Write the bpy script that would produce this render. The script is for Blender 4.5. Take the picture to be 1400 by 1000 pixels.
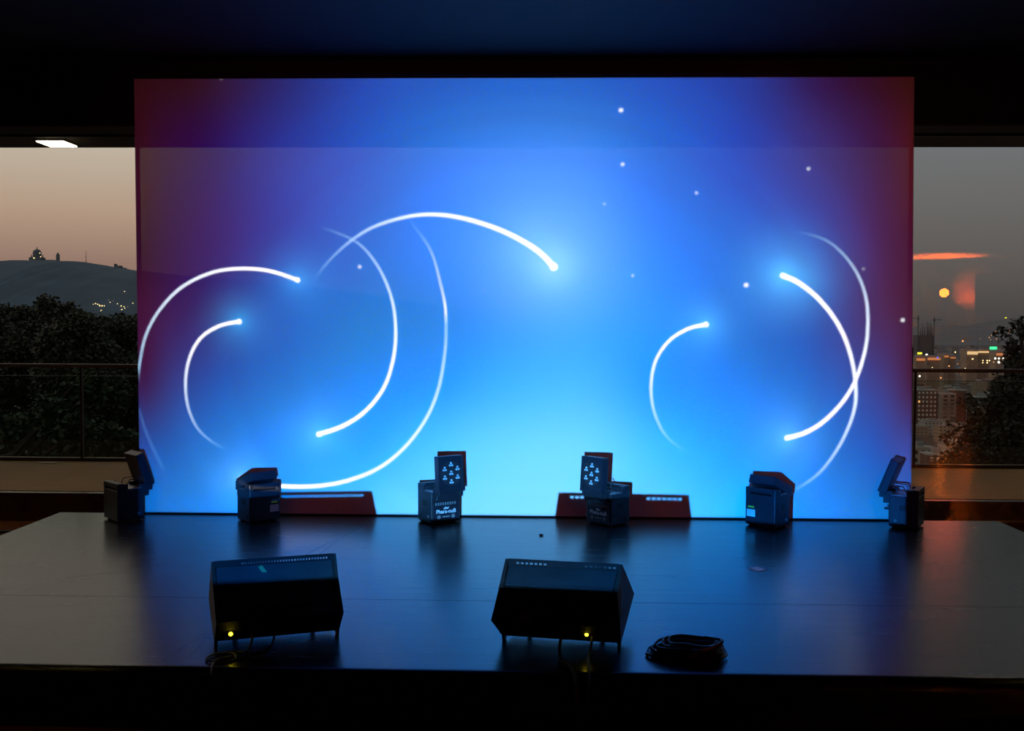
import bpy, bmesh, math, random
import numpy as np
from mathutils import Vector, Matrix, Euler
random.seed(7); rng = np.random.default_rng(7)
for o in list(bpy.data.objects): bpy.data.objects.remove(o)
C = bpy.context.scene.collection
SC = bpy.context.scene
R = math.radians

# ------------------------------------------------------------------ camera
cam = bpy.data.cameras.new('camera'); camo = bpy.data.objects.new('camera', cam); C.objects.link(camo)
cam.sensor_width = 36; cam.lens = 36.0; cam.clip_start = .05; cam.clip_end = 20000
camo.location = (0, 0, 1.70)
_p, _r, _y = R(-2.25), R(.25), R(1.6)
_f = Vector((-math.sin(_y)*math.cos(_p), math.cos(_y)*math.cos(_p), math.sin(_p)))
_x = Vector((math.cos(_y), math.sin(_y), 0)); _u = _x.cross(_f)
_x2 = _x*math.cos(_r) + _u*math.sin(_r); _u2 = -_x*math.sin(_r) + _u*math.cos(_r)
camo.rotation_euler = Matrix((_x2, _u2, -_f)).transposed().to_euler()
SC.camera = camo
SC.view_settings.view_transform = 'Standard'; SC.view_settings.look = 'None'
SC.view_settings.gamma = 1; SC.view_settings.exposure = 0; SC.view_settings.use_curve_mapping = False
SC.cycles.use_denoising = True
SC.cycles.max_bounces = 8; SC.cycles.transparent_max_bounces = 24
SC.cycles.sample_clamp_indirect = 60.0
SC.cycles.blur_glossy = .5

# ------------------------------------------------------------------ dusk sky
W = bpy.data.worlds.new('dusk_sky'); SC.world = W; W.use_nodes = True
nt = W.node_tree; nt.nodes.clear()
def N(nt, t, **k):
    n = nt.nodes.new(t)
    for a, b in k.items(): setattr(n, a, b)
    return n
def math_(nt, op, a, b=None, c=None):
    n = nt.nodes.new('ShaderNodeMath'); n.operation = op
    for i, v in enumerate((a, b, c)):
        if v is None: continue
        if isinstance(v, (int, float)): n.inputs[i].default_value = v
        else: nt.links.new(v, n.inputs[i])
    return n.outputs[0]
def ramp(nt, fac, stops):
    n = nt.nodes.new('ShaderNodeValToRGB'); nt.links.new(fac, n.inputs[0])
    e = n.color_ramp.elements
    e[0].position, e[0].color = stops[0][0], (*stops[0][1], 1)
    e[1].position, e[1].color = stops[-1][0], (*stops[-1][1], 1)
    for p, c in stops[1:-1]:
        q = e.new(p); q.color = (*c, 1)
    return n.outputs[0]
tc = N(nt, 'ShaderNodeTexCoord'); sx = N(nt, 'ShaderNodeSeparateXYZ'); nt.links.new(tc.outputs['Generated'], sx.inputs[0])
X, Y_, Z = sx.outputs
h = math_(nt, 'SQRT', math_(nt, 'ADD', math_(nt, 'MULTIPLY', X, X), math_(nt, 'MULTIPLY', Y_, Y_)))
az = math_(nt, 'DIVIDE', X, math_(nt, 'MAXIMUM', h, .001))
mr = N(nt, 'ShaderNodeMapRange', interpolation_type='SMOOTHSTEP'); nt.links.new(az, mr.inputs[0])
mr.inputs[1].default_value = -.38; mr.inputs[2].default_value = .30
warm = ramp(nt, Z, [(0, (.20, .125, .11)), (.055, (.31, .195, .15)), (.10, (.47, .33, .235)), (.165, (.56, .49, .39)), (.32, (.40, .35, .29)), (1, (.16, .18, .22))])
cool = ramp(nt, Z, [(0, (.058, .055, .054)), (.05, (.11, .098, .09)), (.11, (.15, .145, .14)), (.165, (.165, .175, .18)), (.32, (.135, .13, .125)), (1, (.13, .14, .17))])
mx = N(nt, 'ShaderNodeMix', data_type='RGBA'); nt.links.new(mr.outputs[0], mx.inputs[0]); nt.links.new(warm, mx.inputs[6]); nt.links.new(cool, mx.inputs[7])
bg = N(nt, 'ShaderNodeBackground'); nt.links.new(mx.outputs[2], bg.inputs[0]); bg.inputs[1].default_value = 1.10
wo = N(nt, 'ShaderNodeOutputWorld'); nt.links.new(bg.outputs[0], wo.inputs[0])

# ------------------------------------------------------------------ picture thrown by the video projector
# worked out in metres on the plane of the screen (x across, z up), then sent along the light's own directions
SY = 7.685                                   # plane of the screen
PX0, PX1, PZ0, PZ1 = -3.08, 2.80, .25, 3.56
PRES = 300
PW, PH = int((PX1-PX0)*PRES), int((PZ1-PZ0)*PRES)
def lin(c):
    c = np.asarray(c, float)/255
    return np.where(c < .04045, c/12.92, ((c+.055)/1.055)**2.4)
def video_still():
    cols = [200, 300, 400, 500, 600, 700, 800, 900, 1000, 1100, 1200, 1245]
    rows = [120, 240, 340, 440, 540, 620, 700]
    T = [
     [(50,12,18),(50,22,50),(40,45,120),(10,75,180),(0,95,200),(0,105,212),(0,103,208),(5,85,195),(30,65,165),(50,30,90),(55,15,30),(58,17,12)],
     [(70,25,45),(60,40,105),(50,70,170),(40,100,210),(55,130,235),(65,145,240),(65,145,240),(45,120,230),(45,90,205),(65,65,150),(75,35,75),(85,30,30)],
     [(65,22,50),(65,45,115),(50,75,175),(35,115,220),(45,140,240),(55,150,245),(60,155,245),(50,140,240),(35,115,225),(55,80,185),(80,40,90),(75,25,45)],
     [(70,22,60),(50,50,130),(15,95,200),(20,120,220),(25,130,230),(35,145,240),(40,155,248),(15,145,245),(25,115,225),(40,80,185),(75,40,95),(75,25,55)],
     [(60,35,90),(20,90,190),(5,120,225),(15,140,240),(35,155,248),(70,180,252),(80,185,253),(20,155,250),(5,135,240),(20,110,220),(60,65,150),(75,35,80)],
     [(40,75,165),(0,120,225),(0,145,245),(30,165,252),(85,195,255),(115,210,255),(120,212,255),(70,190,255),(20,160,250),(5,130,238),(40,85,190),(60,70,160)],
     [(10,105,215),(0,140,240),(20,165,252),(90,200,255),(125,215,255),(135,220,255),(135,220,255),(100,205,255),(50,185,255),(10,145,245),(25,115,220),(40,95,200)]]
    T = lin(np.array(T)); T[3:, :, 1] *= 1.12; T[:, :, 0] *= .85
    red = np.array((.014, .003, .004))                       # the room's red light is on the cloth already
    sky_l, sky_r = np.array((.40, .30, .23)), np.array((.13, .13, .13))
    for j, ry in enumerate(rows):
        for i, cx_ in enumerate(cols):
            sk = (sky_l + (sky_r-sky_l)*min(1, max(0, (cx_-200)/1000)))*(1 if ry < 430 else .12)*(0 if ry < 200 else 1)
            T[j, i] = np.maximum(T[j, i] - red - .055*sk, 0)
    gx = np.array([-3.068+(c-187)*.005508 for c in cols]); gz = np.array([3.299-(r_-151)*.005437 for r_ in rows])
    xs = PX0+(np.arange(PW)+.5)/PRES; zs = PZ0+(np.arange(PH)+.5)/PRES
    def smooth_axis(g, vals, q, rev=False):                    # monotone-ish cubic through the samples
        if rev: g, vals = g[::-1], vals[::-1]
        d = np.gradient(vals, g, axis=0)
        q = np.clip(q, g[0], g[-1]); k = np.clip(np.searchsorted(g, q)-1, 0, len(g)-2)
        hh = (g[k+1]-g[k]); t = ((q-g[k])/hh)
        sh = (-1,)+(1,)*(vals.ndim-1); t = t.reshape(sh); hh = hh.reshape(sh)
        return ((2*t**3-3*t**2+1)*vals[k] + (t**3-2*t**2+t)*hh*d[k] + (-2*t**3+3*t**2)*vals[k+1] + (t**3-t**2)*hh*d[k+1])
    A = smooth_axis(gx, np.transpose(T, (1, 0, 2)), xs)      # x, row, c
    A = np.transpose(A, (1, 0, 2))
    I = smooth_axis(gz, A, zs, rev=True)
    I = np.maximum(I, 0)
    q = np.clip((I[..., 2]-.70)/.35, 0, 1); I[..., 2] *= 1+.75*q*q*(3-2*q)      # blue is brighter than the camera could hold
    XX, ZZ = np.meshgrid(xs, zs)
    rr = np.sqrt(((XX+.1)/1.25)**2+((ZZ-1.5)/1.0)**2)         # faint rings round the middle
    ring = .5*((rr*6.1) % 1)+.5*((rr*3.7+.3) % 1)
    I *= (1+.15*(.5-ring)*np.clip((rr-.7), 0, 1))[..., None]
    I *= (1+.02*rng.standard_normal((PH, PW)))[..., None]
    def glow(x, z, s, col, a=1):
        d2 = (XX-x)**2+(ZZ-z)**2
        g = a*(.55*np.exp(-d2/(2*(s*.35)**2))+.45*np.exp(-d2/(2*s*s)))
        I[:] += g[..., None]*np.array(col)
    glow(.094, 2.139, .34, (.22, .36, .30)); glow(-.1, 2.30, .36, (.06, .12, .14))
    glow(-1.834, 2.034, .17, (.02, .22, .45)); glow(-2.28, 1.719, .14, (.02, .28, .55)); glow(-1.676, .868, .17, (.06, .26, .35))
    glow(1.796, 2.078, .20, (.08, .42, .62)); glow(1.95, 2.02, .22, (.02, .14, .26)); glow(1.846, .867, .17, (.08, .26, .3)); glow(1.232, 1.712, .13, (.06, .28, .4)); glow(-2.271, .523, .14, (.1, .3, .3))
    def arc(pts, w0, w1, a0, a1, white=(2.3, 2.1, 2.1), cp=.25, col1=(.25, .75, 1.2)):
        P = np.array(pts, float); n = len(P); m = 900
        t = np.linspace(0, n-1-1e-6, m); k = t.astype(int); f = (t-k)[:, None]
        g = lambda i: P[np.clip(i, 0, n-1)]
        p0, p1, p2, p3 = g(k-1), g(k), g(k+1), g(k+2)
        Q = .5*((2*p1)+(-p0+p2)*f+(2*p0-5*p1+4*p2-p3)*f**2+(-p0+3*p1-3*p2+p3)*f**3)
        M = np.zeros((PH, PW)); K = np.zeros((PH, PW))
        for i in range(m):
            s = i/(m-1); w = (w0+(w1-w0)*s)*.66; a = a0+(a1-a0)*max(0, (s-cp)/(1-cp))**1.5
            if s > .93: a *= (1-s)/.07
            cx_, cz_ = (Q[i, 0]-PX0)*PRES, (Q[i, 1]-PZ0)*PRES; rad = int(w*PRES)+4
            x0, x1 = max(0, int(cx_)-rad), min(PW, int(cx_)+rad+1); z0, z1 = max(0, int(cz_)-rad), min(PH, int(cz_)+rad+1)
            if x0 >= x1 or z0 >= z1: continue
            gx_, gz_ = np.meshgrid(np.arange(x0, x1)+.5-cx_, np.arange(z0, z1)+.5-cz_)
            d = np.hypot(gx_, gz_)/PRES
            v = a*np.clip((w/2-d)*PRES/1.6+.5, 0, 1)
            sub = M[z0:z1, x0:x1]; up = v > sub; sub[up] = v[up]; K[z0:z1, x0:x1][up] = s
        col = np.array(white)[None, None]*(1-K[..., None])+np.array(col1)[None, None]*K[..., None]
        I[:] = I*(1-M[..., None])+col*M[..., None]
    arc([(.094,2.139),(-.027,2.258),(-.219,2.372),(-.438,2.459),(-.658,2.513),(-.85,2.527),(-1.043,2.502),(-1.263,2.431),(-1.44,2.321),(-1.595,2.178),(-1.715,2.03)], .052, .012, 1, .25, cp=.5)
    arc([(-1.834,2.034),(-2.039,2.1),(-2.261,2.119),(-2.484,2.088),(-2.708,1.982),(-2.877,1.816),(-2.991,1.616),(-3.045,1.382),(-3.062,1.215)], .030, .016, 1, .8, cp=.4)
    arc([(-3.05,1.05),(-3.0,.88),(-2.94,.74),(-2.87,.60)], .018, .03, .30, .2, white=(.1,.4,1), col1=(.1,.4,1))
    arc([(-2.28,1.719),(-2.431,1.685),(-2.571,1.596),(-2.656,1.451),(-2.691,1.273),(-2.676,1.078),(-2.605,.912),(-2.493,.806),(-2.38,.75)], .030, .008, 1, .3, cp=.4)
    arc([(-.711,1.725),(-.72,1.85),(-.745,1.972),(-.811,2.218),(-.889,2.355),(-.99,2.48)], .018, .008, .8, .25, cp=.1)
    arc([(-2.271,.523),(-2.114,.486),(-1.879,.468),(-1.655,.478),(-1.432,.525),(-1.209,.622),(-1.015,.784),(-.86,.996),(-.766,1.229),(-.719,1.505),(-.711,1.725),(-.715,1.78)], .040, .018, 1, .8, cp=.4)
    arc([(-1.676,.868),(-1.487,.936),(-1.32,1.049),(-1.181,1.227),(-1.109,1.448),(-1.092,1.669),(-1.12,1.889),(-1.208,2.108),(-1.346,2.288),(-1.512,2.381),(-1.67,2.43)], .038, .010, 1, .25, cp=.45)
    arc([(1.796,2.078),(1.905,2.03),(2.041,1.927),(2.168,1.781),(2.262,1.613),(2.325,1.412),(2.35,1.193),(2.326,1.029),(2.248,.837),(2.143,.671),(2.036,.56),(1.88,.46)], .046, .013, 1, .85, cp=.5)
    arc([(1.846,.867),(1.976,.906),(2.11,.989),(2.243,1.127),(2.338,1.286),(2.405,1.494),(2.428,1.684),(2.414,1.901),(2.346,2.091),(2.224,2.253),(2.088,2.35),(1.895,2.405)], .042, .009, 1, .4, cp=.55)
    arc([(1.232,1.712),(1.096,1.678),(.961,1.59),(.864,1.447),(.828,1.266),(.846,1.085),(.913,.92),(.996,.827),(1.12,.75)], .030, .008, 1, .25, cp=.4)
    for x, z, w in [(.586,3.299,.03),(.601,2.9,.022),(1.15,2.689,.018),(.467,2.607,.014),(1.973,2.867,.019),(.684,2.075,.016),(1.526,2.007,.032),(-1.363,2.135,.02),(2.685,1.751,.024),(-2.402,3.542,.016),(-.426,1.957,.01),(2.39,2.13,.012)]:
        d = np.hypot(XX-x, ZZ-z); m = np.clip((w/2-d)*PRES/2+.5, 0, 1)[..., None]
        I[:] = I*(1-m)+np.array((1.1, 1.15, 1.2))*m*min(1, w/.02)+I*m*(1-min(1, w/.02))
    for x, z in [(.094,2.139),(-1.834,2.034),(-2.28,1.719),(-1.676,.868),(1.796,2.078),(1.846,.867),(1.232,1.712),(-2.271,.523)]:
        w = .052 if x == .094 else .032
        m = np.clip((w/2-np.hypot(XX-x, ZZ-z))*PRES/2+.5, 0, 1)[..., None]; I[:] = I*(1-m)+2.3*m
    k = (ZZ-.25)/3.29                                        # the picture stops at the screen's edges
    ok = (XX > -3.049-.013*k) & (XX < 2.773-.04*k) & (ZZ > .262) & (ZZ < 3.536)
    I *= ok[..., None]
    px, pz = -.55, .85
    r2 = ((XX-px)**2+(ZZ-pz)**2)/(SY-.8)**2
    return I*((1+r2)**1.5)[..., None]
img = bpy.data.images.new('video_still', PW, PH, alpha=False, float_buffer=True, is_data=True)
_I = video_still(); _buf = np.ones((PH, PW, 4), np.float32); _buf[..., :3] = _I
img.pixels.foreach_set(_buf.ravel()); img.update(); img.pack()
def spot(name, loc, tgt, power, col, size=60, blend=.5, radius=.05):
    l = bpy.data.lights.new(name, 'SPOT'); l.energy = power; l.color = col; l.spot_size = R(size); l.spot_blend = blend; l.shadow_soft_size = radius
    o = bpy.data.objects.new(name, l); C.objects.link(o); o.location = loc
    o.rotation_euler = (Vector(tgt)-Vector(loc)).to_track_quat('-Z', 'Y').to_euler(); return o
PJ = Vector((-.55, .80, .85))
PROJ_POWER = 2400
pj = spot('video_projector_light', PJ, PJ+Vector((0, 1, 0)), PROJ_POWER, (1, 1, 1), 120, 0, .012)
pj.rotation_euler = (R(90), 0, 0)
pj.data.use_nodes = True; nt = pj.data.node_tree; nt.nodes.clear()
tc = N(nt, 'ShaderNodeTexCoord'); s_ = N(nt, 'ShaderNodeSeparateXYZ'); nt.links.new(tc.outputs['Normal'], s_.inputs[0])
iz = math_(nt, 'DIVIDE', SY-PJ.y, math_(nt, 'ABSOLUTE', s_.outputs[2]))
SIGN = 1
uu = math_(nt, 'MULTIPLY_ADD', math_(nt, 'MULTIPLY', s_.outputs[0], iz), SIGN/(PX1-PX0), (PJ.x-PX0)/(PX1-PX0))
vv = math_(nt, 'MULTIPLY_ADD', math_(nt, 'MULTIPLY', s_.outputs[1], iz), SIGN/(PZ1-PZ0), (PJ.z-PZ0)/(PZ1-PZ0))
cb = N(nt, 'ShaderNodeCombineXYZ'); nt.links.new(uu, cb.inputs[0]); nt.links.new(vv, cb.inputs[1])
ti = N(nt, 'ShaderNodeTexImage', image=img, extension='CLIP', interpolation='Linear'); nt.links.new(cb.outputs[0], ti.inputs[0])
em = N(nt, 'ShaderNodeEmission'); nt.links.new(ti.outputs[0], em.inputs[0]); em.inputs[1].default_value = 1
lo = N(nt, 'ShaderNodeOutputLight'); nt.links.new(em.outputs[0], lo.inputs[0])

# red and amber lamps of the hall behind the camera
spot('red_stage_lantern', (-2.6, 2.2, 3.6), (-1.2, 7.6, 1.5), 30, (1, .13, .16), 75, .9, .15)
spot('red_stage_lantern', (2.4, 2.2, 3.6), (1.0, 7.6, 1.5), 30, (1, .13, .16), 75, .9, .15)
spot('ceiling_uplight', (11.3, -12.78, 2.85), (11.2, -12.78, 3.7), 3600, (1, .13, .008), 130, 1, .08)
spot('wall_wash', (12.85, -14.3, 2.3), (12.95, -15.1, 2.72), 420, (1, .12, .015), 70, 1, .05)
# added unseen spot beyond the railing, standing in for amber glow off the panes
spot('added_glass_glow', (4.26, 10.9, .86), (2.6, 6.0, .25), 5.0, (1, .10, .045), 50, 1, .22)
spot('stage_edge_downlight', (-3.3, 4.1, 3.66), (-3.2, 4.3, 0), 14, (1, .58, .14), 50, .6, .04)
spot('stage_edge_downlight', (3.45, 4.1, 3.66), (3.35, 4.3, 0), 14, (1, .58, .10), 50, .6, .04)
# warm downlights set in the ceiling strip over the windows
DOWN = [(-8.1, 8.47), (-4.03, 8.47), (4.13, 8.40), (8.2, 8.47)]
for x, y in DOWN:
    spot('downlight_beam', (x, y, 3.17), (x, y+.12, 0), 16, (1, .55, .20), 120, .9, .08)

# ------------------------------------------------------------------ helpers
MATS = {}
def mat(name, col, rough=.5, metal=0, var=.15, scale=8, bump=0, bscale=60, spec=.5, coords='Object'):
    if name in MATS: return MATS[name]
    m = bpy.data.materials.new(name); m.use_nodes = True; nt = m.node_tree; b = nt.nodes['Principled BSDF']
    b.inputs['Roughness'].default_value = rough; b.inputs['Metallic'].default_value = metal; b.inputs['Specular IOR Level'].default_value = spec
    t = N(nt, 'ShaderNodeTexCoord'); n = N(nt, 'ShaderNodeTexNoise'); n.inputs['Scale'].default_value = scale; n.inputs['Detail'].default_value = 4
    nt.links.new(t.outputs[coords], n.inputs[0])
    r_ = ramp(nt, n.outputs[0], [(.3, tuple(c*(1-var) for c in col)), (.7, tuple(min(1, c*(1+var)) for c in col))])
    nt.links.new(r_, b.inputs['Base Color'])
    if bump:
        n2 = N(nt, 'ShaderNodeTexNoise'); n2.inputs['Scale'].default_value = bscale; nt.links.new(t.outputs[coords], n2.inputs[0])
        bp = N(nt, 'ShaderNodeBump'); bp.inputs['Strength'].default_value = bump; bp.inputs['Distance'].default_value = .01
        nt.links.new(n2.outputs[0], bp.inputs['Height']); nt.links.new(bp.outputs[0], b.inputs['Normal'])
    MATS[name] = m; return m
def emis(name, col, s):
    m = bpy.data.materials.new(name); m.use_nodes = True; nt = m.node_tree; b = nt.nodes['Principled BSDF']
    b.inputs['Base Color'].default_value = (*col, 1); b.inputs['Emission Color'].default_value = (*col, 1); b.inputs['Emission Strength'].default_value = s
    MATS[name] = m; return m
def glassmat(name, tint=(1, 1, 1), base=.04):
    m = bpy.data.materials.new(name); m.use_nodes = True; nt = m.node_tree; nt.nodes.clear()
    lw = N(nt, 'ShaderNodeLayerWeight'); lw.inputs[0].default_value = .5
    f5 = math_(nt, 'MULTIPLY_ADD', math_(nt, 'POWER', lw.outputs['Facing'], 5.0), 1-base, base)
    tr = N(nt, 'ShaderNodeBsdfTransparent'); tr.inputs[0].default_value = (*tint, 1)
    gl = N(nt, 'ShaderNodeBsdfGlossy'); gl.inputs['Roughness'].default_value = 0.0
    mi = N(nt, 'ShaderNodeMixShader'); nt.links.new(f5, mi.inputs[0]); nt.links.new(tr.outputs[0], mi.inputs[1]); nt.links.new(gl.outputs[0], mi.inputs[2])
    o = N(nt, 'ShaderNodeOutputMaterial'); nt.links.new(mi.outputs[0], o.inputs[0]); MATS[name] = m; return m
def to_mesh(o):
    dg = bpy.context.evaluated_depsgraph_get(); me = bpy.data.meshes.new_from_object(o.evaluated_get(dg)); n = link(o.name, me, o.parent); n.location = o.location; n.rotation_euler = o.rotation_euler
    bpy.data.objects.remove(o); n.name = 'lettering'; return n
class MB:
    def __init__(s): s.bm = bmesh.new()
    def box(s, x0, x1, y0, y1, z0, z1, bev=0):
        g = bmesh.ops.create_cube(s.bm, size=1)['verts']
        for v in g: v.co = Vector(((x0+x1)/2+v.co.x*(x1-x0), (y0+y1)/2+v.co.y*(y1-y0), (z0+z1)/2+v.co.z*(z1-z0)))
        if bev:
            es = list({e for v in g for e in v.link_edges}); bmesh.ops.bevel(s.bm, geom=es, offset=bev, segments=2, affect='EDGES', profile=.5)
        return s
    def cyl(s, a, b, r, n=12, r2=None):
        a, b = Vector(a), Vector(b); d = b-a
        g = bmesh.ops.create_cone(s.bm, cap_ends=True, segments=n, radius1=r, radius2=r if r2 is None else r2, depth=d.length)['verts']
        M = Matrix.Translation((a+b)/2) @ d.to_track_quat('Z', 'Y').to_matrix().to_4x4()
        for v in g: v.co = M @ v.co
        return s
    def ball(s, c, r, u=12, v=8, sc=(1, 1, 1)):
        g = bmesh.ops.create_uvsphere(s.bm, u_segments=u, v_segments=v, radius=r)['verts']
        for q in g: q.co = Vector(c)+Vector((q.co.x*sc[0], q.co.y*sc[1], q.co.z*sc[2]))
        return s
    def prism(s, prof, x0, x1, axis='x', bev=0):   # prof (u,z) extruded along x
        a = [s.bm.verts.new((x0, p[0], p[1])) for p in prof]; b = [s.bm.verts.new((x1, p[0], p[1])) for p in prof]
        n = len(prof); fs = [s.bm.faces.new(a[::-1]), s.bm.faces.new(b)]
        for i in range(n): fs.append(s.bm.faces.new((a[i], a[(i+1) % n], b[(i+1) % n], b[i])))
        bmesh.ops.recalc_face_normals(s.bm, faces=fs)
        if bev:
            es = list({e for f in fs for e in f.edges}); bmesh.ops.bevel(s.bm, geom=es, offset=bev, segments=2, affect='EDGES')
        return s
    def tube(s, pts, r, n=7):
        pts = [Vector(p) for p in pts]; rings = []
        for i, p in enumerate(pts):
            d = (pts[min(i+1, len(pts)-1)]-pts[max(i-1, 0)]).normalized()
            q = d.to_track_quat('Z', 'Y'); rings.append([s.bm.verts.new(p+q @ Vector((r*math.cos(2*math.pi*k/n), r*math.sin(2*math.pi*k/n), 0))) for k in range(n)])
        for a, b in zip(rings, rings[1:]):
            for k in range(n): s.bm.faces.new((a[k], a[(k+1) % n], b[(k+1) % n], b[k]))
        s.bm.faces.new(rings[0][::-1]); s.bm.faces.new(rings[-1]); return s
    def tf(s, M): bmesh.ops.transform(s.bm, matrix=M, verts=s.bm.verts); return s
    def build(s, name, m, parent=None, smooth=False, loc=None):
        me = bpy.data.meshes.new(name); s.bm.to_mesh(me); s.bm.free()
        if smooth:
            me.shade_smooth()
        if m: me.materials.append(m)
        return link(name, me, parent, loc)
def link(name, me, parent=None, loc=None):
    o = bpy.data.objects.new(name, me); C.objects.link(o)
    if parent: o.parent = parent
    if loc: o.location = loc
    return o
def empty(name, loc=(0, 0, 0), rz=0, parent=None):
    o = bpy.data.objects.new(name, None); C.objects.link(o); o.location = loc; o.rotation_euler = (0, 0, rz); o.empty_display_size = .1
    if parent: o.parent = parent
    return o
def tag(o, label, cat, group=None):
    o['label'] = label; o['category'] = cat
    if group: o['group'] = group
    return o
def struct(o): o['kind'] = 'structure'; return o
def quads(name, V, m, parent=None, kind=None):
    V = np.asarray(V, np.float32); n = len(V)
    me = bpy.data.meshes.new(name); me.vertices.add(n*4); me.loops.add(n*4); me.polygons.add(n)
    me.vertices.foreach_set('co', V.reshape(-1)); me.loops.foreach_set('vertex_index', np.arange(n*4, dtype=np.int32))
    me.polygons.foreach_set('loop_start', np.arange(n, dtype=np.int32)*4); me.update(); me.materials.append(m)
    o = link(name, me, parent)
    if kind: o['kind'] = kind
    return o

# ------------------------------------------------------------------ room shell
CZ, SOF = 3.70, 3.225
floor_m = bpy.data.materials.new('hall_floor_wood'); floor_m.use_nodes = True
nt = floor_m.node_tree; b = nt.nodes['Principled BSDF']; t = N(nt, 'ShaderNodeTexCoord')
br = N(nt, 'ShaderNodeTexBrick'); br.inputs['Scale'].default_value = 1; br.inputs['Brick Width'].default_value = 1.4; br.inputs['Row Height'].default_value = .12; br.inputs['Mortar Size'].default_value = .003
br.inputs['Color1'].default_value = (.22, .085, .025, 1); br.inputs['Color2'].default_value = (.11, .035, .012, 1); br.inputs['Mortar'].default_value = (.02, .01, .005, 1)
nt.links.new(t.outputs['Object'], br.inputs[0]); nt.links.new(br.outputs[0], b.inputs['Base Color']); b.inputs['Roughness'].default_value = .16
ceil_m = bpy.data.materials.new('slotted_acoustic_ceiling'); ceil_m.use_nodes = True
nt = ceil_m.node_tree; b = nt.nodes['Principled BSDF']; t = N(nt, 'ShaderNodeTexCoord')
br = N(nt, 'ShaderNodeTexBrick'); br.inputs['Scale'].default_value = 1; br.inputs['Brick Width'].default_value = .07; br.inputs['Row Height'].default_value = .03; br.inputs['Mortar Size'].default_value = .006
br.inputs['Color1'].default_value = (.006, .005, .005, 1); br.inputs['Color2'].default_value = (.005, .004, .004, 1); br.inputs['Mortar'].default_value = (.016, .011, .011, 1)
nt.links.new(t.outputs['Object'], br.inputs[0]); nt.links.new(br.outputs[0], b.inputs['Base Color']); b.inputs['Roughness'].default_value = .7
dark = mat('dark_wall_paint', (.035, .022, .02), .6)
blackm = mat('header_black', (.012, .010, .010), .6)
struct(MB().box(-13, 15, -15.1, 8.66, -.1, 0).build('floor', floor_m))
struct(MB().box(-13, 15, -15.1, 8.9, CZ, CZ+.2).build('ceiling', ceil_m))
wallm = mat('hall_wall_plaster', (.25, .22, .20), .8)
struct(MB().box(-13.2, -13, -15.1, 8.9, 0, CZ).build('wall_left', dark))
struct(MB().box(15, 15.2, -15.1, 8.9, 0, CZ).build('wall_right', dark))
struct(MB().box(-13, 15, -15.3, -15.1, 0, CZ).build('wall_back', wallm))
hd = struct(MB().box(-13, 15, 7.80, 7.86, SOF, CZ).build('wall_front', blackm))
struct(MB().box(-13, 15, 7.80, 8.73, SOF-.02, SOF).build('trim_1', mat('soffit_board', (.05, .035, .025), .6)))
riser_m = mat('dark_red_riser', (.035, .008, .006), .22, var=.3)
struct(MB().box(-13, 15, 8.62, 8.70, 0, .245, .004).build('trim_2', riser_m))
bs = MB().box(3.45, 13, 8.585, 8.612, .075, .09, .003).build('trim_3', mat('brass_strip', (.75, .5, .18), .22, 1)); struct(bs)
# window wall: four tall panes, thin dark joints, bottom and top channels
glass = glassmat('window_glass', base=.075)
jt = mat('bronze_channel', (.02, .013, .01), .4, .5)
xs = [-12.9, -6.2, -1.6, 2.78, 7.6, 14.9]
for i in range(5):
    w = struct(empty('window_%d' % (i+1), ((xs[i]+xs[i+1])/2, 8.16, 0)))
    hw = (xs[i+1]-xs[i])/2
    MB().box(-hw+.004, hw-.004, -.006, .006, .01, SOF-.022).build('pane', glass, w)
    MB().box(-hw, hw, -.02, .02, -.005, .012).box(-hw, hw, -.02, .02, SOF-.035, SOF-.021).build('window_frame', jt, w)

# ------------------------------------------------------------------ terrace with decking, glass railing
deck_m = bpy.data.materials.new('decking'); deck_m.use_nodes = True
nt = deck_m.node_tree; b = nt.nodes['Principled BSDF']; t = N(nt, 'ShaderNodeTexCoord'); nz = N(nt, 'ShaderNodeTexNoise'); nz.inputs['Scale'].default_value = 3
mp = N(nt, 'ShaderNodeMapping'); mp.inputs['Scale'].default_value = (.6, 12, 1); nt.links.new(t.outputs['Object'], mp.inputs[0]); nt.links.new(mp.outputs[0], nz.inputs[0])
c_ = ramp(nt, nz.outputs[0], [(.3, (.17, .095, .035)), (.7, (.27, .16, .06))]); nt.links.new(c_, b.inputs['Base Color']); b.inputs['Roughness'].default_value = .62; b.inputs['Specular IOR Level'].default_value = .15
deck = struct(MB().box(-13, 15, 8.70, 10.9, -.05, .215).build('floor_terrace', mat('terrace_bearer', (.02, .015, .01), .8)))
bd = None
yb = 8.705
while yb < 10.85:
    if bd is None:
        bd = MB().box(-13, 15, 0, .112, .215, .25, .003).build('plank', deck_m, deck); bd.location = (0, yb, 0); me_b = bd.data
    else:
        q = link('plank', me_b, deck); q.location = (0, yb, 0)
    yb += .118
rail = tag(empty('terrace_railing', (0, 10.62, .25)), 'glass railing with a dark wooden handrail along the terrace outside the windows', 'railing')
rail_m = mat('handrail_wood', (.06, .028, .018), .4); post_m = mat('post_steel', (.03, .015, .014), .4, .6)
MB().box(-12.9, 14.9, -.03, .03, .985, 1.025, .01).build('handrail', rail_m, rail)
MB().box(-12.9, 14.9, -.025, .025, 0, .035).build('base_rail', post_m, rail)
px = [-4.823+1.445*k for k in range(-5, 13)]
rg = glassmat('railing_glass', (.86, .93, .89)); edge_m = mat('glass_edge_green', (.10, .14, .11), .2)
pm = MB().box(-.011, .011, -.02, .02, 0, .99).build('post', post_m, rail, loc=(px[0], 0, 0)).data
gm = MB().box(.02, 1.425, -.005, .005, .035, .895).build('pane', rg, rail, loc=(px[0], 0, 0)).data
em_ = MB().box(.02, 1.425, -.006, .006, .895, .901).build('pane_edge', edge_m, rail, loc=(px[0], 0, 0)).data
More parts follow.
